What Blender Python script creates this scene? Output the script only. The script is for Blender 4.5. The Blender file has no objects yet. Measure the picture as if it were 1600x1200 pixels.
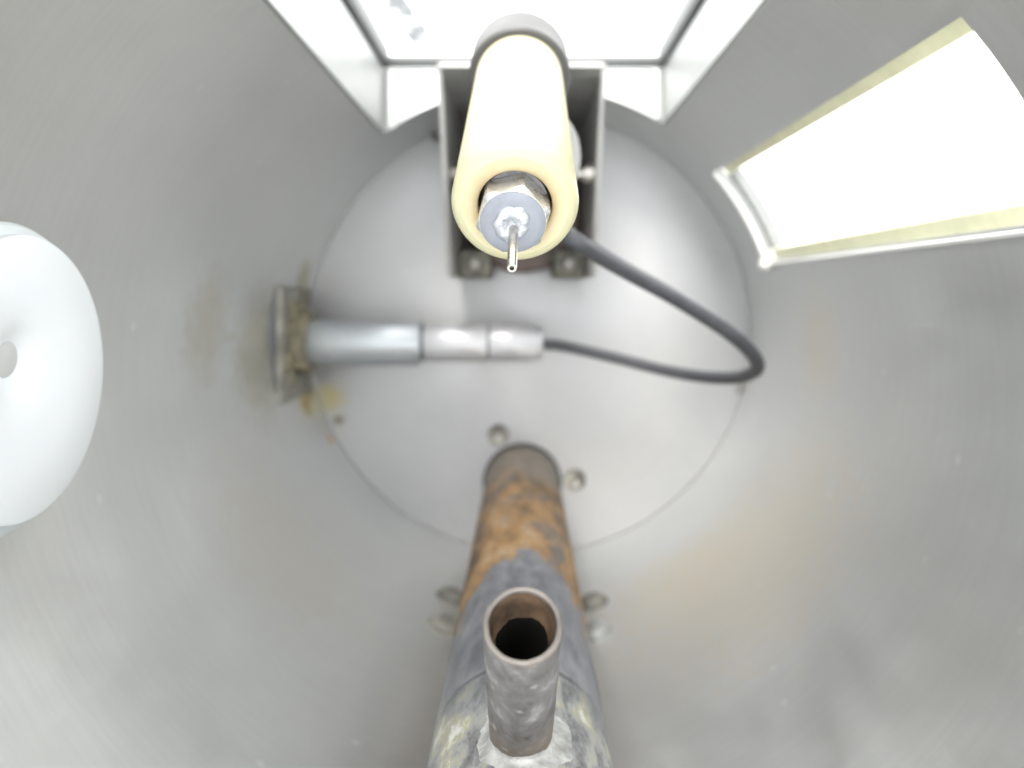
import bpy, bmesh, math, random
from mathutils import Vector, Matrix, noise as mnoise
random.seed(4)
scene = bpy.context.scene
C = scene.collection
MM = 0.001
R = math.radians

# ------------------------------------------------------------------ camera, light, exposure
cam_d = bpy.data.cameras.new('camera')
cam = bpy.data.objects.new('camera', cam_d); C.objects.link(cam)
cam.location = (-0.003, 0.0178, 0.370)          # inside the drum, looking straight down its axis
cam.rotation_euler = (0, 0, 0)
cam_d.sensor_width = 36.0
cam_d.lens = 28.125
cam_d.shift_x = -0.01125
cam_d.shift_y = -0.0875
cam_d.clip_start = 0.005
cam_d.clip_end = 50
cam_d.dof.use_dof = True
cam_d.dof.focus_distance = 0.116
cam_d.dof.aperture_fstop = 15.5
scene.camera = cam

world = bpy.data.worlds.new('World'); scene.world = world
world.use_nodes = True
bg = world.node_tree.nodes['Background']
bg.inputs['Color'].default_value = (0.97, 0.99, 1.0, 1)
bg.inputs['Strength'].default_value = 1.0

sun_d = bpy.data.lights.new('soft_sun', 'SUN'); sun_d.energy = 1.3; sun_d.angle = R(24); sun_d.color = (1.0, 0.955, 0.89)
sun = bpy.data.objects.new('soft_sun', sun_d); C.objects.link(sun)
sun.rotation_euler = Vector((0.17, -0.73, -0.66)).to_track_quat('-Z', 'Y').to_euler()
scene.view_settings.view_transform = 'Standard'
scene.view_settings.look = 'None'
scene.view_settings.gamma = 1.0
scene.view_settings.exposure = 2.04
scene.render.engine = 'CYCLES'
scene.cycles.max_bounces = 10
scene.cycles.diffuse_bounces = 5
scene.cycles.glossy_bounces = 8
scene.cycles.use_denoising = True
scene.cycles.sample_clamp_indirect = 6

# ------------------------------------------------------------------ material helpers
class NT:
    def __init__(self, name):
        self.m = bpy.data.materials.new(name); self.m.use_nodes = True
        self.t = self.m.node_tree; self.n = self.t.nodes; self.l = self.t.links
        self.b = self.n['Principled BSDF']
        self.co = self.n.new('ShaderNodeTexCoord').outputs['Object']
    def set(self, **k):
        for a, v in k.items():
            self.b.inputs[a.replace('_', ' ')].default_value = v
        return self
    def mapping(self, scale=(1, 1, 1), loc=(0, 0, 0), rot=(0, 0, 0)):
        q = self.n.new('ShaderNodeMapping'); q.inputs['Scale'].default_value = scale
        q.inputs['Location'].default_value = loc; q.inputs['Rotation'].default_value = rot
        self.l.new(self.co, q.inputs['Vector']); return q.outputs[0]
    def noise(self, scale, detail=4, rough=0.55, vec=None, dist=0.0):
        q = self.n.new('ShaderNodeTexNoise'); q.inputs['Scale'].default_value = scale
        q.inputs['Detail'].default_value = detail; q.inputs['Roughness'].default_value = rough
        q.inputs['Distortion'].default_value = dist
        self.l.new(vec or self.co, q.inputs['Vector']); return q.outputs['Fac']
    def voro(self, scale, vec=None):
        q = self.n.new('ShaderNodeTexVoronoi'); q.inputs['Scale'].default_value = scale
        self.l.new(vec or self.co, q.inputs['Vector']); return q.outputs['Distance']
    def ramp(self, fac, stops):
        q = self.n.new('ShaderNodeValToRGB'); e = q.color_ramp.elements
        while len(e) < len(stops): e.new(0.5)
        for k, (p, c) in enumerate(stops):
            e[k].position = p
            if not isinstance(c, (tuple, list)): c = (c, c, c)
            e[k].color = (*c[:3], 1)
        self.l.new(fac, q.inputs[0]); return q.outputs[0]
    def mix(self, fac, a, b, mode='MIX'):
        q = self.n.new('ShaderNodeMix'); q.data_type = 'RGBA'; q.blend_type = mode
        for s, v in ((q.inputs[0], fac), (q.inputs[6], a), (q.inputs[7], b)):
            if hasattr(v, 'links') or isinstance(v, bpy.types.NodeSocket): self.l.new(v, s)
            elif isinstance(v, (tuple, list)): s.default_value = (*v[:3], 1)
            else: s.default_value = v
        return q.outputs[2]
    def math(self, op, a, b=0.0, clamp=False):
        q = self.n.new('ShaderNodeMath'); q.operation = op; q.use_clamp = clamp
        for s, v in ((q.inputs[0], a), (q.inputs[1], b)):
            if isinstance(v, bpy.types.NodeSocket): self.l.new(v, s)
            else: s.default_value = v
        return q.outputs[0]
    def xyz(self):
        q = self.n.new('ShaderNodeSeparateXYZ'); self.l.new(self.co, q.inputs[0]); return q.outputs
    def blob(self, c, r):
        """1 inside a spot at c (metres, object space) fading out at radius r"""
        q = self.n.new('ShaderNodeVectorMath'); q.operation = 'DISTANCE'
        self.l.new(self.co, q.inputs[0]); q.inputs[1].default_value = c
        n = self.math('ADD', self.math('DIVIDE', q.outputs['Value'], r), self.math('MULTIPLY', self.math('SUBTRACT', self.noise(220, 3), 0.5), 1.1))
        return self.math('SUBTRACT', 1.0, self.ramp(n, [(0.35, 0.0), (1.0, 1.0)]))
    def col(self, s): self.l.new(s, self.b.inputs['Base Color']); return self
    def rough(self, s): self.l.new(s, self.b.inputs['Roughness']); return self
    def metal(self, s): self.l.new(s, self.b.inputs['Metallic']); return self
    def bump(self, h, strength=0.2, dist=0.001):
        q = self.n.new('ShaderNodeBump'); q.inputs['Strength'].default_value = strength
        q.inputs['Distance'].default_value = dist
        self.l.new(h, q.inputs['Height']); self.l.new(q.outputs[0], self.b.inputs['Normal']); return self

def plain(name, col, rough=0.5, metal=0.0, var=0.0, nscale=80, bump=0.0, **k):
    m = NT(name).set(Roughness=rough, Metallic=metal, **k)
    if var:
        n = m.noise(nscale, 5, 0.6)
        m.col(m.ramp(n, [(0.3, tuple(c * (1 - var) for c in col)), (0.7, tuple(min(1, c * (1 + var)) for c in col))]))
        m.rough(m.ramp(n, [(0.3, max(0, rough - 0.08)), (0.7, min(1, rough + 0.08))]))
        if bump: m.bump(n, bump, 0.0006)
    else:
        m.b.inputs['Base Color'].default_value = (*col, 1)
    return m.m

# --- drum wall: dull rolled stainless with faint scratches, pale specks, straw tint, painted-in warm light patches and old stains
w = NT('dull_steel_wall')
big = w.noise(16, 4, 0.5)
fine = w.noise(90, 6, 0.7, w.mapping((1, 1, 0.35)))
base = w.ramp(big, [(0.3, (0.62, 0.63, 0.625)), (0.7, (0.71, 0.72, 0.715))])
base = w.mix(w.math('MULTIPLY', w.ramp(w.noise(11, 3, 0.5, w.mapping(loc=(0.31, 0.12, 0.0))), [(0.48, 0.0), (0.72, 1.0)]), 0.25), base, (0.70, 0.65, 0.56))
base = w.mix(w.ramp(fine, [(0.35, 0.0), (0.75, 0.35)]), base, (0.77, 0.785, 0.785))
brush = w.noise(42, 6, 0.7, w.mapping((1, 1, 16)))
base = w.mix(w.ramp(brush, [(0.40, 0.0), (0.62, 0.14)]), base, (0.50, 0.50, 0.49))
specks = w.ramp(w.voro(70), [(0.03, 1.0), (0.11, 0.0)])
gate = w.ramp(w.noise(40, 2), [(0.5, 0.0), (0.6, 1.0)])
base = w.mix(w.math('MULTIPLY', w.math('MULTIPLY', specks, gate), 0.65), base, (0.86, 0.86, 0.84))
for c, r, colr, a in (((0.0736, -0.0709, 0.106), 0.062, (0.72, 0.65, 0.53), 0.55), ((0.055, -0.086, 0.075), 0.035, (0.72, 0.65, 0.53), 0.45), ((-0.080, -0.064, 0.115), 0.045, (0.66, 0.595, 0.48), 0.35),  # warm patches of sun and reflection, painted into the steel colour
                      ((0.1015, 0.0, 0.086), 0.026, (0.68, 0.61, 0.50), 0.45), ((-0.1, -0.004, 0.075), 0.030, (0.47, 0.43, 0.30), 0.55), ((-0.0985, -0.029, 0.022), 0.009, (0.45, 0.36, 0.12), 0.9),  # right-wall patch is painted warm light; the others are stains
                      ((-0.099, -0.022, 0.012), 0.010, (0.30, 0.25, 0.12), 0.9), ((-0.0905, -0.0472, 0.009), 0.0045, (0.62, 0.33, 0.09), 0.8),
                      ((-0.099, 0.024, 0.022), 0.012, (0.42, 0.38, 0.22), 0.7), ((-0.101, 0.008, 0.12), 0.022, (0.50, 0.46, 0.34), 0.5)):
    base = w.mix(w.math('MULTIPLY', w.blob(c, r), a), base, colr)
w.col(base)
w.rough(w.ramp(w.math('ADD', w.math('MULTIPLY', fine, 0.5), w.math('MULTIPLY', big, 0.5)), [(0.35, 0.34), (0.65, 0.52)]))
w.set(Metallic=0.88)
w.bump(w.math('ADD', w.math('ADD', fine, w.math('MULTIPLY', brush, 0.3)), w.math('MULTIPLY', big, 0.6)), 0.13, 0.0008)
M_WALL = w.m

# --- bottom plate: lathe-turned steel
p = NT('turned_steel_plate')
xs = p.xyz()
rad = p.math('SQRT', p.math('ADD', p.math('MULTIPLY', xs[0], xs[0]), p.math('MULTIPLY', xs[1], xs[1])))
rings = p.n.new('ShaderNodeTexNoise'); rings.noise_dimensions = '1D'
p.l.new(rad, rings.inputs['W']); rings.inputs['Scale'].default_value = 700; rings.inputs['Detail'].default_value = 3
cl = p.noise(22, 4, 0.55)
pc = p.ramp(cl, [(0.3, (0.355, 0.355, 0.365)), (0.7, (0.455, 0.455, 0.455))])
pc = p.mix(p.ramp(rings.outputs['Fac'], [(0.35, 0.0), (0.7, 0.25)]), pc, (0.40, 0.40, 0.41))
for c, r, colr, a in (((-0.0885, -0.0405, 0), 0.0035, (0.16, 0.13, 0.07), 0.85), ((-0.0915, -0.0515, 0), 0.0035, (0.13, 0.11, 0.06), 0.85),
                      ((-0.0925, -0.030, 0), 0.009, (0.42, 0.36, 0.18), 0.8), ((-0.0435, 0.0905, 0), 0.0035, (0.10, 0.09, 0.08), 0.85),
                      ((0.098, -0.0265, 0), 0.004, (0.2, 0.19, 0.17), 0.7)):
    pc = p.mix(p.math('MULTIPLY', p.blob(c, r), a), pc, colr)
p.col(pc).rough(p.ramp(cl, [(0.3, 0.36), (0.7, 0.52)]))
p.set(Metallic=0.62, Anisotropic=0.5)
tg = p.n.new('ShaderNodeTangent'); tg.direction_type = 'RADIAL'; tg.axis = 'Z'
p.l.new(tg.outputs[0], p.b.inputs['Tangent'])
p.bump(rings.outputs['Fac'], 0.06, 0.0003)
M_PLATE = p.m

# --- pipe: rust below, blue-grey paint above, scuffed lime and dirt near the branch
q = NT('rusty_painted_pipe')
x = q.xyz()
mz = q.mapping((1, 1, 0.42)); n1 = q.noise(85, 7, 0.65, mz, 0.15); n2 = q.noise(300, 5, 0.6, mz); n3 = q.noise(45, 5, 0.6, q.mapping((1, 1, 0.5), (0.2, 0.1, 0.4)))
rust = q.ramp(n1, [(0.36, (0.065, 0.048, 0.038)), (0.46, (0.15, 0.092, 0.045)), (0.56, (0.27, 0.16, 0.07)), (0.66, (0.32, 0.235, 0.145))])
old = q.ramp(n1, [(0.3, (0.13, 0.12, 0.105)), (0.7, (0.24, 0.205, 0.17))])
low = q.ramp(q.math('ADD', q.math('DIVIDE', x[2], 0.16), q.math('MULTIPLY', q.math('SUBTRACT', n3, 0.5), 0.7)), [(0.30, 1.0), (0.52, 0.0)])
colr = q.mix(low, rust, old)
side = q.math('MULTIPLY', q.math('ABSOLUTE', q.math('ADD', x[0], -0.001)), 2.3)
hgt = q.math('SUBTRACT', x[2], q.math('ADD', side, q.math('MULTIPLY', q.math('SUBTRACT', n1, 0.5), 0.14)))
rust = q.mix(q.ramp(q.noise(60, 6, 0.7, q.mapping((1, 1, 0.5), (0.5, 0.2, 0.1)), 0.3), [(0.52, 0.0), (0.62, 0.85)]), rust, (0.10, 0.098, 0.10))
colr = q.mix(low, rust, old)
paint = q.ramp(q.math('ADD', q.math('MULTIPLY', n2, 0.5), q.math('MULTIPLY', n1, 0.5)), [(0.38, (0.095, 0.097, 0.11)), (0.5, (0.15, 0.152, 0.165)), (0.64, (0.22, 0.222, 0.235))])
pm = q.ramp(q.math('DIVIDE', hgt, 0.3), [(0.455, 0.0), (0.475, 1.0)])
colr = q.mix(pm, colr, paint)
lime = q.ramp(q.math('ADD', q.math('DIVIDE', x[2], 0.3), q.math('MULTIPLY', q.math('SUBTRACT', n3, 0.5), 0.5)), [(0.66, 0.0), (0.80, 1.0)])
limec = q.ramp(q.noise(190, 8, 0.72, mz, 0.25), [(0.36, (0.06, 0.056, 0.05)), (0.44, (0.15, 0.15, 0.15)), (0.52, (0.27, 0.275, 0.27)), (0.58, (0.33, 0.31, 0.20)), (0.66, (0.55, 0.55, 0.52))])
colr = q.mix(q.math('MULTIPLY', lime, 0.85), colr, limec)
q.col(colr)
q.rough(q.ramp(n2, [(0.3, 0.55), (0.7, 0.8)])).set(Metallic=0.0)
q.b.inputs['Specular IOR Level'].default_value = 0.5
q.bump(q.math('ADD', n1, q.math('MULTIPLY', n2, 0.5)), 0.5, 0.0009)
M_PIPE = q.m

s = NT('worn_branch_pipe')
a1 = s.noise(170, 7, 0.7, s.mapping((1, 1, 0.6)), 0.15); a2 = s.noise(60, 4)
zz = s.xyz()[2]
g = s.ramp(a1, [(0.37, (0.045, 0.040, 0.036)), (0.47, (0.10, 0.095, 0.093)), (0.57, (0.14, 0.137, 0.138)), (0.68, (0.26, 0.25, 0.24))])
g = s.mix(s.ramp(s.math('ADD', s.math('DIVIDE', zz, 0.065), s.math('MULTIPLY', s.math('SUBTRACT', a2, 0.5), 0.5)), [(0.42, 0.8), (0.68, 0.0)]), g, (0.135, 0.098, 0.062))
g = s.mix(s.ramp(s.noise(210, 4), [(0.62, 0.0), (0.70, 0.6)]), g, (0.42, 0.41, 0.39))
s.col(g).rough(s.ramp(a1, [(0.3, 0.5), (0.7, 0.75)])).bump(a1, 0.4, 0.0006)
M_BRANCH = s.m
M_BORE = plain('rusty_bore', (0.10, 0.062, 0.036), 0.85, 0, 0.6, 240, 0.4)
M_BORE_SHADE = plain('shaded_bore', (0.012, 0.011, 0.009), 0.8, 0, 0.4, 200)  # near-black colour stands in for the shade deep inside the branch
M_RIM = plain('bare_pipe_rim', (0.18, 0.162, 0.147), 0.5, 0.4, 0.25, 300, 0.3)
M_PUTTY = plain('white_putty', (0.36, 0.36, 0.35), 0.7, 0, 0.4, 330, 0.8)

# --- insulator
t = NT('cream_ceramic')
tn = t.noise(55, 4, 0.5); tn2 = t.noise(260, 4, 0.6)
t.col(t.mix(t.ramp(tn2, [(0.55, 0.0), (0.8, 0.3)]), t.ramp(tn, [(0.3, (0.49, 0.46, 0.285)), (0.7, (0.55, 0.525, 0.355))]), (0.50, 0.43, 0.26)))
t.set(Roughness=0.38, Subsurface_Weight=0.25, Subsurface_Scale=0.003)
t.b.inputs['Subsurface Radius'].default_value = (1.0, 0.85, 0.5)
t.bump(tn2, 0.05, 0.0003)
M_CREAM = t.m
t = NT('amber_stained_ceramic')
tn = t.noise(190, 5, 0.6)
t.col(t.ramp(tn, [(0.3, (0.62, 0.46, 0.24)), (0.6, (0.68, 0.56, 0.33)), (0.75, (0.68, 0.60, 0.40))]))
vl = t.n.new('ShaderNodeVectorMath'); vl.operation = 'LENGTH'; t.l.new(t.co, vl.inputs[0])
rr_ = t.math('ADD', t.math('DIVIDE', vl.outputs['Value'], 0.008), t.math('MULTIPLY', t.math('SUBTRACT', tn, 0.5), 0.25))
t.col(t.mix(t.ramp(rr_, [(0.72, 0.0), (0.98, 1.0)]), t.ramp(tn, [(0.3, (0.42, 0.30, 0.155)), (0.6, (0.47, 0.375, 0.22)), (0.75, (0.49, 0.41, 0.245))]), (0.52, 0.485, 0.31)))
t.set(Roughness=0.42)
M_AMBER = t.m
M_CHROME = plain('bright_nickel', (0.72, 0.725, 0.73), 0.3, 0.8, 0.08, 420, 0.05)
M_DARKNI = plain('dark_nickel', (0.15, 0.145, 0.145), 0.42, 1.0, 0.3, 900, 0.25)
M_RESIN = plain('grey_resin', (0.24, 0.257, 0.295), 0.35, 0, 0.10, 300, 0.1, Subsurface_Weight=0.2, Subsurface_Scale=0.001)
M_SOLDER = plain('frosty_solder', (0.46, 0.48, 0.51), 0.35, 0.35, 0.15, 700, 0.8)
M_PIN = plain('steel_pin', (0.46, 0.445, 0.41), 0.28, 1.0, 0.1, 400)
M_GREYPL = plain('pale_grey_plastic', (0.34, 0.34, 0.335), 0.5, 0, 0.06, 60)
M_HUB_SHADE = plain('hub_dimple_shade', (0.42, 0.425, 0.42), 0.5)  # grey tone stands in for the shade in the cap's dimple
M_KRIM = plain('off_white_rim', (0.50, 0.53, 0.54), 0.45, 0, 0.04, 50)
M_COLLAR = plain('grey_collar_plastic', (0.055, 0.054, 0.053), 0.5, 0, 0.06, 60)

# --- other
M_SHEET = plain('bright_sheet_steel', (0.37, 0.38, 0.375), 0.45, 0.5, 0.06, 60, 0.05)
M_BEAD_LITFLOOR = plain('polished_bead_lit_floor', (0.84, 0.84, 0.82), 0.35, 0.4, 0.04, 60)
M_GASKET = plain('dark_rubber_gasket', (0.055, 0.058, 0.058), 0.7, 0, 0.2, 120)
M_LIP = plain('grey_rubber_lip', (0.20, 0.205, 0.205), 0.6, 0, 0.1, 90)
M_TRIM = plain('straw_plastic_trim', (0.78, 0.77, 0.54), 0.4, 0, 0.12, 90, 0.1)
M_BRKT = plain('zinc_bracket', (0.46, 0.46, 0.45), 0.45, 0.5, 0.12, 90, 0.1)
M_DARK = plain('dark_steel', (0.085, 0.082, 0.075), 0.6, 0.2, 0.4, 120, 0.3)  # dark colour for the pan inside the bracket
M_OLIVE = plain('grimy_foot', (0.17, 0.165, 0.135), 0.6, 0.3, 0.45, 150, 0.4)
M_BROWN = plain('brown_bakelite', (0.16, 0.115, 0.10), 0.5, 0, 0.3, 90, 0.2)
M_SENSOR = plain('satin_nickel_barrel', (0.44, 0.465, 0.49), 0.33, 0.45, 0.05, 60, 0.04)
M_SENSOR2 = plain('pale_connector_metal', (0.46, 0.46, 0.48), 0.36, 0.30, 0.05, 60)
M_GROOVE = plain('dark_groove', (0.13, 0.14, 0.15), 0.5, 0.4)
M_GRIME = plain('yellow_grime', (0.21, 0.188, 0.128), 0.75, 0.0, 0.5, 160, 0.6)
M_GRIMYPL = plain('grimy_mounting_plate', (0.27, 0.262, 0.235), 0.6, 0.3, 0.4, 110, 0.3)
M_CABLE = plain('charcoal_cable', (0.062, 0.064, 0.072), 0.48, 0, 0.15, 200, 0.1)
M_WHITE = plain('white_plastic', (0.63, 0.65, 0.665), 0.42, 0, 0.02, 40, Subsurface_Weight=0.1, Subsurface_Scale=0.003)
M_SCREW = plain('dull_screw', (0.23, 0.22, 0.20), 0.45, 0.8, 0.3, 200, 0.2)
M_BOLT = plain('tarnished_bolt', (0.20, 0.195, 0.175), 0.55, 0.3, 0.3, 200, 0.2)
M_SCREWB = plain('bright_screw', (0.50, 0.49, 0.46), 0.4, 0.8)
tb = NT('white_tabletop')
tb.set(Roughness=0.6)
sm = tb.noise(120, 4, 0.6)
tx = tb.xyz()
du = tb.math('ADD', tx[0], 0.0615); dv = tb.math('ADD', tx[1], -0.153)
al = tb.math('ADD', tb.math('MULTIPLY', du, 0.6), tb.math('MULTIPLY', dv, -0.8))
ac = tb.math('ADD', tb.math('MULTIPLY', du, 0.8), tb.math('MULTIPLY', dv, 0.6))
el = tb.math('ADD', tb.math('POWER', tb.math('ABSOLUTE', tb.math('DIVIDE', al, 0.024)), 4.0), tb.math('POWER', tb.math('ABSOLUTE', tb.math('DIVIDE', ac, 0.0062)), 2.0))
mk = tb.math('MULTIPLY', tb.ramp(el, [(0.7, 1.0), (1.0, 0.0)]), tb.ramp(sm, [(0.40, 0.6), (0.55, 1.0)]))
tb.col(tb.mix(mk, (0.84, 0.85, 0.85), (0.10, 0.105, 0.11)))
M_TABLE = tb.m

# ------------------------------------------------------------------ mesh helpers (all in millimetres)
class MB:
    def __init__(self): self.v = []; self.f = []
    def add(self, vs, fs):
        o = len(self.v); self.v += [tuple(a) for a in vs]; self.f += [tuple(i + o for i in f) for f in fs]; return self
    def box(self, a, b):
        (x0, y0, z0), (x1, y1, z1) = a, b
        vs = [(x0,y0,z0),(x1,y0,z0),(x1,y1,z0),(x0,y1,z0),(x0,y0,z1),(x1,y0,z1),(x1,y1,z1),(x0,y1,z1)]
        return self.add(vs, [(0,3,2,1),(4,5,6,7),(0,1,5,4),(1,2,6,5),(2,3,7,6),(3,0,4,7)])
    def prism(self, poly, z0, z1):
        n = len(poly)
        vs = [(x, y, z0) for x, y in poly] + [(x, y, z1) for x, y in poly]
        return self.add(vs, [tuple(range(n))[::-1], tuple(range(n, 2*n))] + [(i, (i+1) % n, n+(i+1) % n, n+i) for i in range(n)])
    def lathe(self, prof, o, d, n=48, close=False, wob=None):
        """prof: (radius, distance along d); r = 0 ends are collapsed"""
        d = Vector(d).normalized(); o = Vector(o)
        u = d.orthogonal().normalized() if abs(d.x) > 0.9 or abs(d.z) < 0.2 else d.cross(Vector((1, 0, 0))).normalized()
        v = d.cross(u)
        base = len(self.v); idx = []
        for k, (r, h) in enumerate(prof):
            if r < 1e-6:
                self.v.append(tuple(o + d * h)); idx.append([len(self.v) - 1] * n); continue
            row = []
            for i in range(n):
                a = 2 * math.pi * i / n
                rr = r * (wob(a, h) if wob else 1)
                self.v.append(tuple(o + d * h + (u * math.cos(a) + v * math.sin(a)) * rr)); row.append(len(self.v) - 1)
            idx.append(row)
        m = len(idx)
        for k in range(m if close else m - 1):
            A, B = idx[k], idx[(k+1) % m]
            for i in range(n):
                j = (i + 1) % n
                q = []
                for z in (A[i], A[j], B[j], B[i]):
                    if z not in q: q.append(z)
                if len(q) > 2: self.f.append(tuple(q))
        return self
    def tube(self, pts, r, n=14, closed=False, jit=0.0, cap=True):
        P = [Vector(a) for a in pts]; m = len(P); rows = []
        ref = None
        for i in range(m):
            tan = (P[(i+1) % m] - P[i-1]) if closed or 0 < i < m-1 else (P[1]-P[0] if i == 0 else P[-1]-P[-2])
            tan.normalize()
            if ref is None: ref = tan.orthogonal().normalized()
            ref = (ref - tan * ref.dot(tan)).normalized(); bn = tan.cross(ref)
            rr = r[i] if isinstance(r, (list, tuple)) else r
            row = []
            for k in range(n):
                a = 2 * math.pi * k / n
                pp = P[i] + (ref * math.cos(a) + bn * math.sin(a)) * rr
                if jit: pp += (pp - P[i]) * jit * mnoise.noise(pp * 0.45) * 1.6
                self.v.append(tuple(pp)); row.append(len(self.v) - 1)
            rows.append(row)
        for i in range(m if closed else m - 1):
            A, B = rows[i], rows[(i+1) % m]
            for k in range(n): self.f.append((A[k], A[(k+1) % n], B[(k+1) % n], B[k]))
        if not closed and cap: self.f += [tuple(rows[0][::-1]), tuple(rows[-1])]
        return self
    def build(self, name, mat, parent=None, origin=None, smooth=True, bevel=0.0, ang=35):
        o3 = Vector(origin) if origin is not None else Vector((0, 0, 0))
        me = bpy.data.meshes.new(name)
        me.from_pydata([tuple((Vector(a) - o3) * MM) for a in self.v], [], self.f)
        bm = bmesh.new(); bm.from_mesh(me); bmesh.ops.recalc_face_normals(bm, faces=bm.faces); bm.to_mesh(me); bm.free()
        if smooth:
            for pl in me.polygons: pl.use_smooth = True
            me.set_sharp_from_angle(angle=R(ang))
        me.materials.append(mat)
        ob = bpy.data.objects.new(name, me); C.objects.link(ob)
        po = Vector((0, 0, 0))
        if parent is not None:
            ob.parent = parent
            k = parent
            while k is not None: po += Vector(k.location); k = k.parent
        ob.location = o3 * MM - po
        if bevel:
            bv = ob.modifiers.new('bevel', 'BEVEL'); bv.width = bevel * MM; bv.segments = 2; bv.limit_method = 'ANGLE'
        return ob
def thing(name, label, cat, loc, group=None):
    o = bpy.data.objects.new(name, None); C.objects.link(o); o.location = Vector(loc) * MM
    o.empty_display_size = 0.02; o['label'] = label; o['category'] = cat
    if group: o['group'] = group
    return o
def spline(pts, k=8):
    P = [Vector(a) for a in pts]; P = [P[0]*2 - P[1]] + P + [P[-1]*2 - P[-2]]; out = []
    for i in range(1, len(P) - 2):
        for j in range(k):
            u = j / k; a, b, c, d = P[i-1], P[i], P[i+1], P[i+2]
            out.append(0.5 * ((2*b) + (c-a)*u + (2*a-5*b+4*c-d)*u*u + (3*b-a-3*c+d)*u**3))
    return out + [P[-2]]
def hexa(af, rot=0): return [(af / math.sqrt(3) * math.cos(R(60*i) + rot), af / math.sqrt(3) * math.sin(R(60*i) + rot)) for i in range(6)]

# ------------------------------------------------------------------ the setting
tab = MB().box((-900, -900, -32), (900, 900, -12)).build('white_tabletop', M_TABLE)
tab['kind'] = 'structure'; tab['label'] = 'white surface outside the openings of the drum'

# ------------------------------------------------------------------ the drum
RI, RO, ZT = 102.0, 103.6, 395.0  # unseen rim height above the camera shaped to hold back mouth light
drum = thing('steel_drum', 'dull grey steel drum seen from inside, with round bottom plate and cut openings', 'drum', (0, 0, -12))
WX0, WX1, WY, WZ0, WZ1 = -59.0, 53.0, 109.0, 47.0, 310.0  # unseen top of the wide opening raised to admit more light
aT0 = math.degrees(math.acos(WX1 / RI)); aT1 = math.degrees(math.acos(WX0 / RI))
aR0, aR1, VZ0, VZ1 = 18.0, 41.8, 46.0, 225.5
brk = sorted([aR0, aR1, aT0, aT1, 360.0 + aR0])
angs = []
for a, b in zip(brk[:-1], brk[1:]):
    n = max(1, round((b - a) / 2.4)); angs += [a + (b - a) * i / n for i in range(n)]
zs = sorted(set([-12, 0, 20, VZ0, WZ0, 80, 120, 160, 200, VZ1, WZ1, 270, 350, ZT]))
def is_open(a, z):
    return (aR0 < a < aR1 and VZ0 < z < VZ1) or (aT0 < a < aT1 and WZ0 < z < WZ1)
mb = MB(); NA = len(angs); NZ = len(zs)
for rr in (RI, RO):
    for z in zs:
        for a in angs: mb.v.append((rr * math.cos(R(a)), rr * math.sin(R(a)), z))
vid = lambda s, k, i: s * NA * NZ + k * NA + i % NA
cell = {}
for k in range(NZ - 1):
    for i in range(NA):
        a2 = angs[i+1] if i + 1 < NA else angs[0] + 360
        cell[k, i] = not is_open((angs[i] + a2) / 2, (zs[k] + zs[k+1]) / 2)
for (k, i), on in cell.items():
    if not on: continue
    mb.f.append((vid(0,k,i), vid(0,k,i+1), vid(0,k+1,i+1), vid(0,k+1,i)))
    mb.f.append((vid(1,k,i), vid(1,k+1,i), vid(1,k+1,i+1), vid(1,k,i+1)))
    for (dk, di), (e0, e1) in (((-1,0), ((k,i),(k,i+1))), ((1,0), ((k+1,i),(k+1,i+1))), ((0,-1), ((k,i),(k+1,i))), ((0,1), ((k,i+1),(k+1,i+1)))):
        if not cell.get((k+dk, (i+di) % NA), False):
            mb.f.append((vid(0,*e0), vid(0,*e1), vid(1,*e1), vid(1,*e0)))
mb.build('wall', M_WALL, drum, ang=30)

# bottom plate with the round clearance hole for the pipe
PX, PY, PR = -3.6, -69.2, 16.85
bm = bmesh.new()
HR = 18.3
outer = [bm.verts.new((101.82 * math.cos(2*math.pi*i/120) , 101.82 * math.sin(2*math.pi*i/120), 0)) for i in range(120)]
inner = [bm.verts.new((PX + HR * math.cos(2*math.pi*i/48), PY + HR * math.sin(2*math.pi*i/48), 0)) for i in range(48)]
eds = [bm.edges.new((outer[i], outer[(i+1) % 120])) for i in range(120)] + [bm.edges.new((inner[i], inner[(i+1) % 48])) for i in range(48)]
bmesh.ops.triangle_fill(bm, edges=eds, use_beauty=True)
bm.verts.index_update()
mb = MB(); mb.v = [tuple(v.co) for v in bm.verts]; mb.f = [tuple(v.index for v in f.verts) for f in bm.faces]
nv = len(mb.v)
mb.v += [(x, y, -4) for x, y, z in mb.v]
mb.f += [tuple(i + nv for i in f[::-1]) for f in mb.f]
mb.f += [(i, (i+1) % 120, nv + (i+1) % 120, nv + i) for i in range(120)]
mb.f += [(120+i, 120+(i+1) % 48, nv+120+(i+1) % 48, nv+120+i) for i in range(48)]
bm.free()
plate = mb.build('bottom_plate', M_PLATE, drum, smooth=False)
mb = MB().lathe([(18.25, 0.2), (18.1, 0.7), (16.95, 0.7), (16.95, -3), (18.25, -3)], (PX, PY, 0), (0, 0, 1), 48, close=True)
mb.build('hole_gap_ring', M_GASKET, plate)  # dark ring filling the gap between plate hole and pipe
for sx, sy in ((-14.6, -47.3), (20.8, -67.9)):        # two countersunk screws beside the pipe
    sc_ = MB().lathe([(0, 0.35), (2.4, 0.35), (4.9, 1.1), (5.0, 0.9), (5.0, 0.05), (0, 0.05)], (sx, sy, 0), (0, 0, 1), 28).build('screw', M_SCREW, plate)
    MB().lathe([(0, 2.0), (1.2, 1.8), (1.7, 1.1), (1.7, 0.4), (0, 0.4)], (sx + 0.1, sy - 1.7, 0), (0, 0, 1), 16).build('screw_tip', M_SCREWB, plate)
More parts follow.
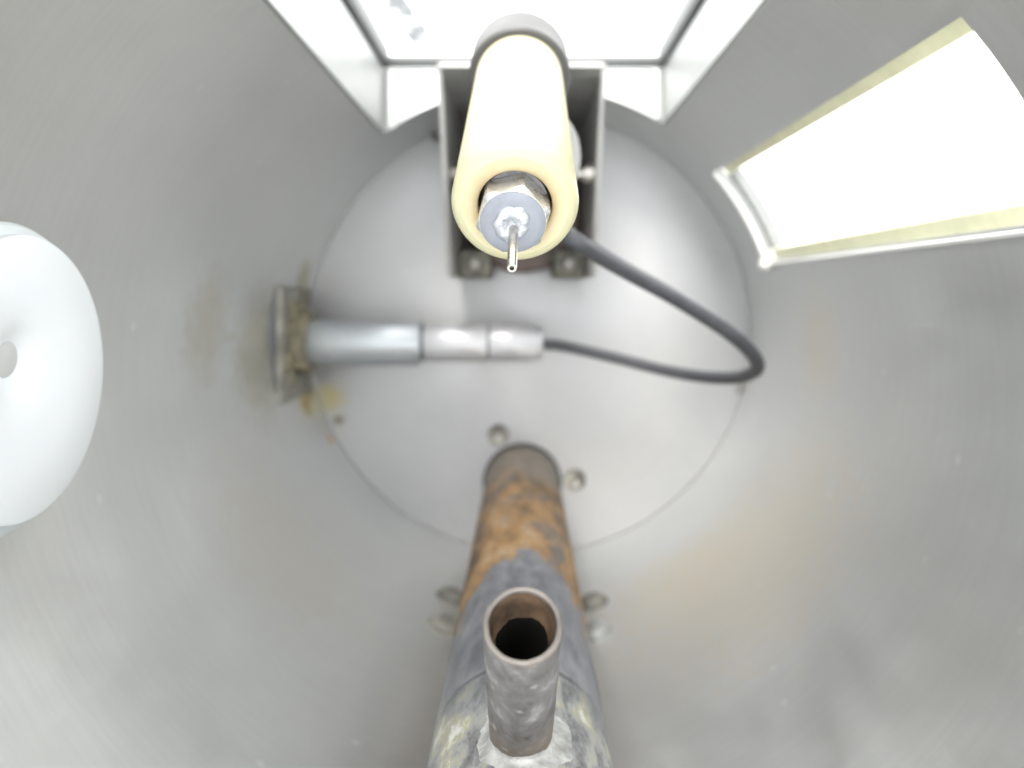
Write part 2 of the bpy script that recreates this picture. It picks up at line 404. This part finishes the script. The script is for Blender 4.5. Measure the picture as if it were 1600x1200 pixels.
for bx_, bz, mt in ((-30.5, 67, M_BOLT), (-30.5, 93, M_GRIMYPL), (23.5, 67, M_BOLT), (22.0, 93, M_SHEET)):   # bolts through the wall behind the pipe
    by = -math.sqrt(RI*RI - bx_*bx_); nrm = Vector((-bx_, -by, 0)).normalized()
    MB().lathe([(6.0, 0.05), (6.0, 0.6), (4.6, 0.8), (4.3, 2.4), (3.2, 3.2), (0, 3.5)], (bx_, by, bz), nrm, 24).build('bolt', mt, drum)

# sheet-metal sleeve of the wide opening
arc = [(RO * math.cos(R(a)) , RO * math.sin(R(a))) for a in [aT0 + (aT1 - aT0) * i / 24 for i in range(25)]]
arc_in = [(x, y) for x, y in arc]
mb = MB(); poly = arc_in + [(WX0 - 1.0, WY), (WX1 + 1.0, WY)]
mb.prism(poly, WZ0 - 1.5, WZ0 + 0.0)
sl = mb.build('sleeve_floor', M_BEAD_LITFLOOR, drum, smooth=False)  # floor takes the brighter bead material: light put into its colour
yl = math.sqrt(RI*RI - WX0*WX0); yr = math.sqrt(RI*RI - WX1*WX1)
MB().box((WX0 - 1.5, yl - 1.0, WZ0 + 0.1), (WX0, WY, WZ1)).build('sleeve_cheek', M_SHEET, drum, bevel=0.4)
MB().box((WX1, yr - 1.0, WZ0 + 0.1), (WX1 + 1.5, WY, WZ1)).build('sleeve_cheek', M_SHEET, drum, bevel=0.4)
MB().prism(arc_in + [(WX0 - 1.0, WY), (WX1 + 1.0, WY)], WZ1 + 0.1, WZ1 + 1.6).build('sleeve_top', M_SHEET, drum, smooth=False)
MB().box((WX0 + 0.2, WY + 0.1, WZ0 + 0.4), (WX1 - 0.2, WY + 3, WZ0 + 2.0)).build('gasket', M_GASKET, drum)
MB().box((WX0 - 1.5, WY + 0.1, WZ0), (WX0 + 1.6, WY + 3, WZ1)).build('gasket', M_GASKET, drum)
MB().box((WX1 - 1.6, WY + 0.1, WZ0), (WX1 + 1.5, WY + 3, WZ1)).build('gasket', M_GASKET, drum)
MB().box((WX0 + 0.2, WY + 3.1, WZ0 - 1.5), (WX1 - 0.2, WY + 4.6, WZ0 + 1.6)).build('outer_lip', M_LIP, drum)
MB().box((WX0 - 1.5, WY + 3.1, WZ0), (WX0 + 1.7, WY + 8, WZ1)).build('outer_lip', M_LIP, drum)
MB().box((WX1 - 1.7, WY + 3.1, WZ0), (WX1 + 1.5, WY + 8, WZ1)).build('outer_lip', M_LIP, drum)
for sx, sy in ((WX0 + 2.6, yl), (WX1 - 2.6, yr)):      # rounded weld in each lower corner
    MB().tube(spline([(sx, sy + 1.5, WZ0 + 0.6), (sx, sy + 8, WZ0 + 1.0), (sx, sy + 16, WZ0 + 1.0), (sx, WY - 1.5, WZ0 + 0.6)], 5), 2.0, 12).build('corner_bead', M_BEAD_LITFLOOR, drum)

# narrow opening: straw plastic edge trim, steel bead and corner ball
def pol(r, a): return (r * math.cos(R(a)), r * math.sin(R(a)))
def strip(a0, a1, r0, r1, z0, z1):
    n = 4; aa = [a0 + (a1 - a0) * i / n for i in range(n + 1)]
    return MB().prism([pol(r0, a) for a in aa] + [pol(r1, a) for a in aa[::-1]], z0, z1)
strip(aR1 - 2.2, aR1 + 0.6, RO + 0.1, RO + 4.0, VZ0, VZ1).build('edge_trim', M_TRIM, drum, bevel=0.5)
strip(aR0 - 0.6, aR0 + 2.4, RO + 0.1, RO + 4.0, VZ0, VZ1).build('edge_trim', M_TRIM, drum, bevel=0.5)
strip(aR0 + 2.5, aR1 - 2.3, RO + 0.1, RO + 5.0, VZ0 - 1, VZ0 + 3.5).build('edge_trim', M_LIP, drum)
MB().tube([(*pol(RI - 1.2, aR0 - 0.6 + (aR1 - aR0 + 0.9) * i / 10), VZ0 - 2.2) for i in range(11)], 1.55, 12).build('sill_bead', M_BEAD_LITFLOOR, drum)
MB().lathe([(0, -3)] + [(3.0 * math.sin(R(a)), -3.0 * math.cos(R(a))) for a in range(20, 180, 20)] + [(0, 3)], (*pol(RI - 1.8, aR0 - 0.6), VZ0 - 2.6), (0, 0, 1), 20).build('corner_ball', M_BEAD_LITFLOOR, drum)
MB().tube([(*pol(RI - 0.4, aR0 - 0.75), VZ0 - 1), (*pol(RI - 0.4, aR0 - 0.75), VZ1)], 0.7, 10).build('edge_bead', M_BEAD_LITFLOOR, drum)

# ------------------------------------------------------------------ white knob on the left wall
KY, KZ, KX = 3.6, 234.0, -101.4
knob = thing('white_knob', 'large round white plastic cap with dimpled face on the left wall', 'cap', (KX, KY, KZ))
mb = MB().lathe([(0, 12.0), (2.2, 12.0), (3.4, 12.3), (6.0, 13.5), (9, 14.2), (15, 14.5), (23.6, 14.5), (24.2, 14.2)],
           (KX, KY, KZ), (1, 0, 0), 72)
for i, (vx, vy, vz) in enumerate(mb.v):                 # the dimple sits off centre
    rd = math.hypot(vy - KY, vz - KZ)
    if rd < 16 and vx > KX + 5: mb.v[i] = (vx, vy + 3.6 * (1 - rd / 18), vz + 3.0 * (1 - rd / 18))
mb.build('cap', M_WHITE, knob, ang=40)
MB().lathe([(24.2, 14.2), (24.4, 12.6), (25.9, 11.8), (26.5, 10.8), (26.5, 4.6), (26.0, 0.3), (0, 0.3)], (KX, KY, KZ), (1, 0, 0), 72).build('rim', M_KRIM, knob, ang=30)
MB().lathe([(0, 12.5), (2.4, 12.45), (3.2, 12.25), (3.3, 12.1)], (KX, KY + 3.6, KZ + 3.0), (1, 0, 0), 24).build('dimple_shade_disc', M_HUB_SHADE, knob)

# ------------------------------------------------------------------ sensor on its square mounting plate
SY, SZ = -2.4, 35.0
sen = thing('barrel_sensor', 'bright cylindrical metal sensor with black cable, screwed into the left wall', 'sensor', (-101, SY, SZ))
MB().box((-102.2, SY - 22.4, SZ - 21.5), (-100.4, SY + 22.4, SZ + 21.4)).build('gasket_plate', M_GROOVE, sen)
MB().box((-100.2, SY - 23, SZ - 22), (-97.4, SY + 23, SZ + 22)).build('mounting_plate', M_GRIMYPL, sen, bevel=0.5)
mb = MB(); hx = hexa(25, R(12))
mb.add([(-97.3, SY + a, SZ + b) for a, b in hx] + [(-91.6, SY + a, SZ + b) for a, b in hx],
       [(5,4,3,2,1,0), (6,7,8,9,10,11)] + [(i, (i+1) % 6, 6 + (i+1) % 6, 6 + i) for i in range(6)])
mb.build('lock_nut', M_GRIME, sen, bevel=0.7)
rnd = random.Random(9)
mb = MB()
for i in range(18):                                     # old sealant smeared round the nut
    a = rnd.uniform(0, 6.283); rr = rnd.uniform(12, 21)
    c = Vector((-97.3, SY + rr * math.cos(a), SZ + rr * math.sin(a))); r0 = rnd.uniform(2.0, 5.0)
    mb.lathe([(r0, 0), (r0 * 0.9, r0 * 0.12), (r0 * 0.55, r0 * 0.26), (0, r0 * 0.32)], c, (1, 0, 0), 10, wob=lambda a_, h_: 0.8 + 0.4 * rnd.random())
o = mb.build('sealant', M_GRIME, sen); o['kind'] = 'stuff'
D = (1, 0, 0); O = (0, SY, SZ)
MB().lathe([(0, -97), (9.3, -97), (9.3, -91.8), (9.65, -91.2), (9.65, -46.4), (9.2, -45.7), (7.0, -45.7), (0, -45.7)], O, D, 48).build('barrel', M_SENSOR, sen)
MB().lathe([(7.5, -45.7), (7.5, -44.1)], O, D, 40).build('groove', M_GROOVE, sen)
MB().lathe([(6.5, -45.3), (6.5, -44.2), (7.7, -44.1), (8.0, -43.6), (8.0, -18.6), (7.6, -18), (6, -18)], O, D, 48).build('connector_body', M_SENSOR2, sen)
MB().lathe([(7.2, -18.4), (7.2, -16.6)], O, D, 40).build('groove', M_GROOVE, sen)
MB().lathe([(6, -17.0), (7.6, -17.0), (7.9, -16.4), (7.9, 0.4), (7.5, 1.0), (7.5, 3.2), (6.6, 4.8), (2.8, 5.2), (0, 5.2)], O, D, 48).build('connector_cap', M_SENSOR2, sen)
cab = []
for px, py, dd in ((840, 538.5, 335), (880, 541, 334.5), (960, 559, 328), (1040, 579, 314), (1100, 589, 298), (1150, 590, 278), (1176, 582, 264),
                   (1184, 570, 255), (1174, 551, 248), (1145, 524, 239), (1100, 493, 231), (1040, 457, 222), (985, 427, 213), (930, 395, 202),
                   (895, 373, 196), (868, 354, 205), (850, 338, 228)):
    cab.append((-3 + (px - 818) * dd / 1250, 17.8 - (py - 460) * dd / 1250, 370 - dd))
MB().tube(spline(cab, 8), 2.25, 16).build('cable', M_CABLE, sen)

# ------------------------------------------------------------------ bracket
br = thing('support_bracket', 'zinc bracket with two upright side plates and dark inside, behind the cream tube', 'bracket', (-3, 58, 0))
def side_plate(x0, x1):
    poly = [(24.5, 0.6), (95.6, 0.6), (95.6, 101), (30, 67), (24.5, 62)]
    m = MB(); n = len(poly)
    m.add([(x0, y, z) for y, z in poly] + [(x1, y, z) for y, z in poly],
          [tuple(range(n)), tuple(range(n, 2*n))[::-1]] + [(i, (i+1) % n, n + (i+1) % n, n + i) for i in range(n)])
    return m
side_plate(-32.2, -30.4).build('side_plate', M_BRKT, br, bevel=0.4)
side_plate(23.0, 24.8).build('side_plate', M_BRKT, br, bevel=0.4)
MB().box((-30.3, 92, 0.6), (22.9, 93.6, 109)).build('back_panel', M_BRKT, br)
MB().box((-30.3, 38, 0.6), (22.9, 90.9, 2.4)).build('floor_pan', M_DARK, br)
for x0, x1 in ((-30.3, -16.5), (9.5, 22.9)):
    MB().box((x0, 24.8, 0.6), (x1, 36.5, 34)).build('foot', M_OLIVE, br, bevel=1.5)
    MB().lathe([(3.6, 0), (3.6, 2.2), (2.6, 3.0), (0, 3.0)], ((x0 + x1) / 2, 30.5, 34.05), (0, 0, 1), 6).build('foot_bolt', M_SCREW, br, bevel=0.3)
MB().lathe([(0, 2.5), (25.6, 2.5), (25.6, 12), (24.2, 14), (15, 14.5), (0, 14.5)], (-3, 53, 0), (0, 0, 1), 56).build('round_base', M_BROWN, br)
MB().lathe([(3.4, 0), (3.4, 3.4), (2.9, 3.8), (1.8, 3.8), (1.8, 8), (0, 8)], (22.95, 62.5, 73), (-1, 0, 0), 20).build('clamp_bolt', M_SCREWB, br)
MB().lathe([(3.4, 0), (3.4, 3.4), (2.9, 3.8), (1.8, 3.8), (1.8, 6), (0, 6)], (-30.35, 62.5, 73), (1, 0, 0), 20).build('clamp_bolt', M_SCREW, br)

# ------------------------------------------------------------------ insulator tube with its electrode pin
A0 = Vector((-4.3, 30.8, 250.0)); A1 = Vector((-3.9, 69.9, 184.0)); AX = (A1 - A0).normalized(); LEN = (A1 - A0).length
ins = thing('insulated_electrode', 'cream ceramic tube with steel pin in its end, pointing up at the viewer', 'electrode', (-3, 53, 14.6))
r0 = 9.7
MB().lathe([(7.95, 0.02), (8.7, 0.25), (9.35, 0.9), (r0, 2.0), (r0, LEN + 2), (5.5, LEN + 2)], A0, AX, 72).build('tube', M_CREAM, ins, ang=50)
MB().lathe([(5.65, 3.0), (5.62, 0.7), (5.9, 0.35), (6.6, 0.12), (7.95, 0.02)], A0, AX, 72).build('end_ring', M_AMBER, ins, origin=A0, ang=50)
MB().lathe([(5.64, 3.0), (5.64, 40)], A0, AX, 48).build('bore', M_CREAM, ins)
MB().lathe([(9.75, LEN - 8), (10.9, LEN - 8), (11.4, LEN - 7.4), (11.6, LEN + 8.2), (11.0, LEN + 9), (0, LEN + 9)], A0, AX, 56).build('collar', M_COLLAR, ins)
MB().lathe([(0, 2.4), (5.0, 2.4), (5.45, 3.0), (5.45, 7), (0, 7)], A0, AX, 48).build('washer', M_DARKNI, ins)
# hex nut, its chamfered crown a cone cut by the flats
U = AX.cross(Vector((1, 0, 0))).normalized(); V = Vector((1, 0, 0)) - AX * AX.x; V.normalize()
if U.y > 0: U = -U
def loc(a, b, h): return A0 + V * a + U * b + AX * h          # a: right, b: down the face, h: into the tube
NO = (-0.25, 0.9)
mb = MB(); nseg = 60; rows = []
def hexr(th, af):
    th = (th - R(46) + R(30)) % R(60) - R(30)
    return af / 2 / math.cos(abs(th) - R(30))
for h, kind in ((2.3, 'h'), (-2.2, 'h'), (-3.1, 'm'), (-3.35, 'c')):
    row = []
    for i in range(nseg):
        th = 2 * math.pi * i / nseg; hr = hexr(th, 10.0)
        rr = hr if kind == 'h' else (min(hr, 4.95) if kind == 'm' else 4.3)
        mb.v.append(tuple(loc(NO[0] + rr * math.cos(th), NO[1] + rr * math.sin(th), h))); row.append(len(mb.v) - 1)
    rows.append(row)
for A, B in zip(rows[:-1], rows[1:]):
    for i in range(nseg): mb.f.append((A[i], A[(i+1) % nseg], B[(i+1) % nseg], B[i]))
mb.f.append(tuple(rows[-1]))
mb.build('hex_nut', M_CHROME, ins, ang=12)
NC = loc(NO[0], NO[1], 0)
MB().lathe([(4.95, -2.9), (4.85, -3.5), (4.3, -3.9), (3.6, -4.0), (0, -4.05)], NC, AX, 40).build('resin_plug', M_RESIN, ins)
SC_ = loc(-0.45, 0.7, 0)
MB().lathe([(2.75, -3.85), (2.7, -4.2), (2.3, -4.6), (1.8, -4.8), (1.35, -4.75), (0.9, -4.35), (0, -4.2)], SC_, AX, 40,
           wob=lambda a, h: 1 + 0.07 * math.sin(2 * a + 0.6) + 0.05 * math.sin(5 * a + h * 3) + 0.04 * math.sin(9 * a)).build('solder', M_SOLDER, ins, ang=60)
P0 = loc(-0.15, 1.5, -4.2)
MB().lathe([(0.68, 0), (0.68, 12.3), (0.60, 12.5), (0.36, 12.5), (0.30, 12.3), (0.30, 11.0), (0, 11.0)], P0, -AX + Vector((0, 0.03, 0)), 20).build('pin', M_PIN, ins)
# post that carries the tube
MB().lathe([(0, 0), (14.6, 0), (14.6, 152), (13.6, 154.5), (0, 155)], (-3, 53, 14.6), (0, 0, 1), 56).build('post', M_GREYPL, ins)
MB().lathe([(6, 0), (6, 34), (0, 34)], (-3.5, 52.5, 169.5), (0, 0, 1), 24).build('neck', M_GREYPL, ins)

# ------------------------------------------------------------------ rusty pipe with its slanting branch
pipe = thing('rusty_pipe', 'rusty grey-painted steel pipe with slanting open branch, standing in the plate hole', 'pipe', (PX, PY, -12))
mb = MB().lathe([(14.6, -11.5), (PR, -11.5)] + [(PR, z) for z in range(0, 218, 12)] + [(PR, 217.6), (14.6, 217.6)], (PX, PY, 0), (0, 0, 1), 72, close=True)
mb.build('lower_pipe', M_PIPE, pipe, origin=(PX, PY, 0))
MB().lathe([(14.6, 217.6), (16.3, 217.6), (16.3, 218.9), (14.6, 218.9)], (PX, PY, 0), (0, 0, 1), 72, close=True).build('joint_gap', M_GASKET, pipe)
MB().lathe([(14.6, 218.9), (PR - 0.1, 218.9), (PR + 0.02, 219.2)] + [(PR + 0.02, z) for z in range(226, 312, 12)] + [(PR + 0.02, 312), (14.6, 312)], (PX, PY, 0), (0, 0, 1), 72, close=True).build('upper_pipe', M_PIPE, pipe, origin=(PX, PY, 0))
B0 = Vector((PX, PY, 226.0)); B1 = Vector((-3.1, -22.2, 273.0)); BD = (B1 - B0).normalized(); BL = (B1 - B0).length
# branch mesh is built upright and turned, so its material runs along its own length
def branch(name, prof, mat, n=48, close=False, wob=None):
    ob = MB().lathe(prof, (0, 0, 0), (0, 0, 1), n, close=close, wob=wob).build(name, mat, pipe)
    ob.rotation_mode = 'QUATERNION'; ob.rotation_quaternion = Vector((0, 0, 1)).rotation_difference(BD)
    ob.location = B0 * MM - Vector(pipe.location); return ob
def rag(a, h):                                          # crusted, ragged inside
    k = max(0.0, min(1.0, (BL - 1.5 - h) / 3)) if h > BL - 7 else 0.4
    return 1 + k * 0.11 * mnoise.noise(Vector((math.cos(a) * 2.3, math.sin(a) * 2.3, 5.0))) + k * 0.05 * mnoise.noise(Vector((math.cos(a) * 7, math.sin(a) * 7, 1.0)))
def nick(a, h): return 1 + 0.018 * mnoise.noise(Vector((math.cos(a) * 4, math.sin(a) * 4, h * 0.8)))
branch('branch_pipe', [(4.95, 12), (4.95, 30), (4.92, 50), (4.9, BL - 0.5)], M_BRANCH)
branch('branch_bore', [(4.05, BL - 0.4), (4.02, BL - 3), (3.95, BL - 4.6), (3.55, BL - 5.4), (3.35, BL - 5.7)], M_BORE, wob=rag)
branch('branch_throat', [(3.35, BL - 5.7), (3.7, BL - 8), (3.8, BL - 14), (3.8, 14), (0, 14)], M_BORE_SHADE, wob=rag)
branch('branch_rim', [(4.9, BL - 0.5), (4.75, BL - 0.05), (4.45, BL + 0.1), (4.2, BL - 0.05), (4.08, BL - 0.4)], M_RIM, wob=nick)
# putty fillet where branch and pipe meet
bu = Vector((1, 0, 0)); bv = BD.cross(bu).normalized()
def meet(a, r, rr):
    o_ = B0 + (bu * math.cos(a) + bv * math.sin(a)) * r
    ox, oy = o_.x - PX, o_.y - PY
    bb = oy * BD.y + ox * BD.x; aa = BD.x**2 + BD.y**2; cc = ox*ox + oy*oy - rr*rr
    return o_ + BD * ((-bb + math.sqrt(max(0, bb*bb - aa*cc))) / aa)
mb = MB(); NP = 80; rows = []
for k, (dr, up) in enumerate(((0.02, 2.4), (0.2, 1.2), (0.7, 0.55), (0.55, 0.3), (0.9, -0.15))):
    row = []
    for i in range(NP):
        a = 2 * math.pi * i / NP
        nz = mnoise.noise(Vector((math.cos(a) * 2.2, math.sin(a) * 2.2, 3.1))) + 0.5 * mnoise.noise(Vector((math.cos(a) * 6, math.sin(a) * 6, k * 0.8)))
        spread = (2.6 + 1.6 * nz + (1.4 if math.cos(a) > 0.2 else 0)) 
        r_ = 4.95 + (dr if k < 3 else dr * max(1.0, spread))
        mb.v.append(tuple(meet(a, r_, PR + 0.05) + BD * (up * (1 + 0.5 * nz) if k < 3 else up * 0.8))); row.append(len(mb.v) - 1)
    rows.append(row)
for A, B in zip(rows[:-1], rows[1:]):
    for i in range(NP): mb.f.append((A[i], A[(i+1) % NP], B[(i+1) % NP], B[i]))
mb.build('putty', M_PUTTY, pipe, ang=60)
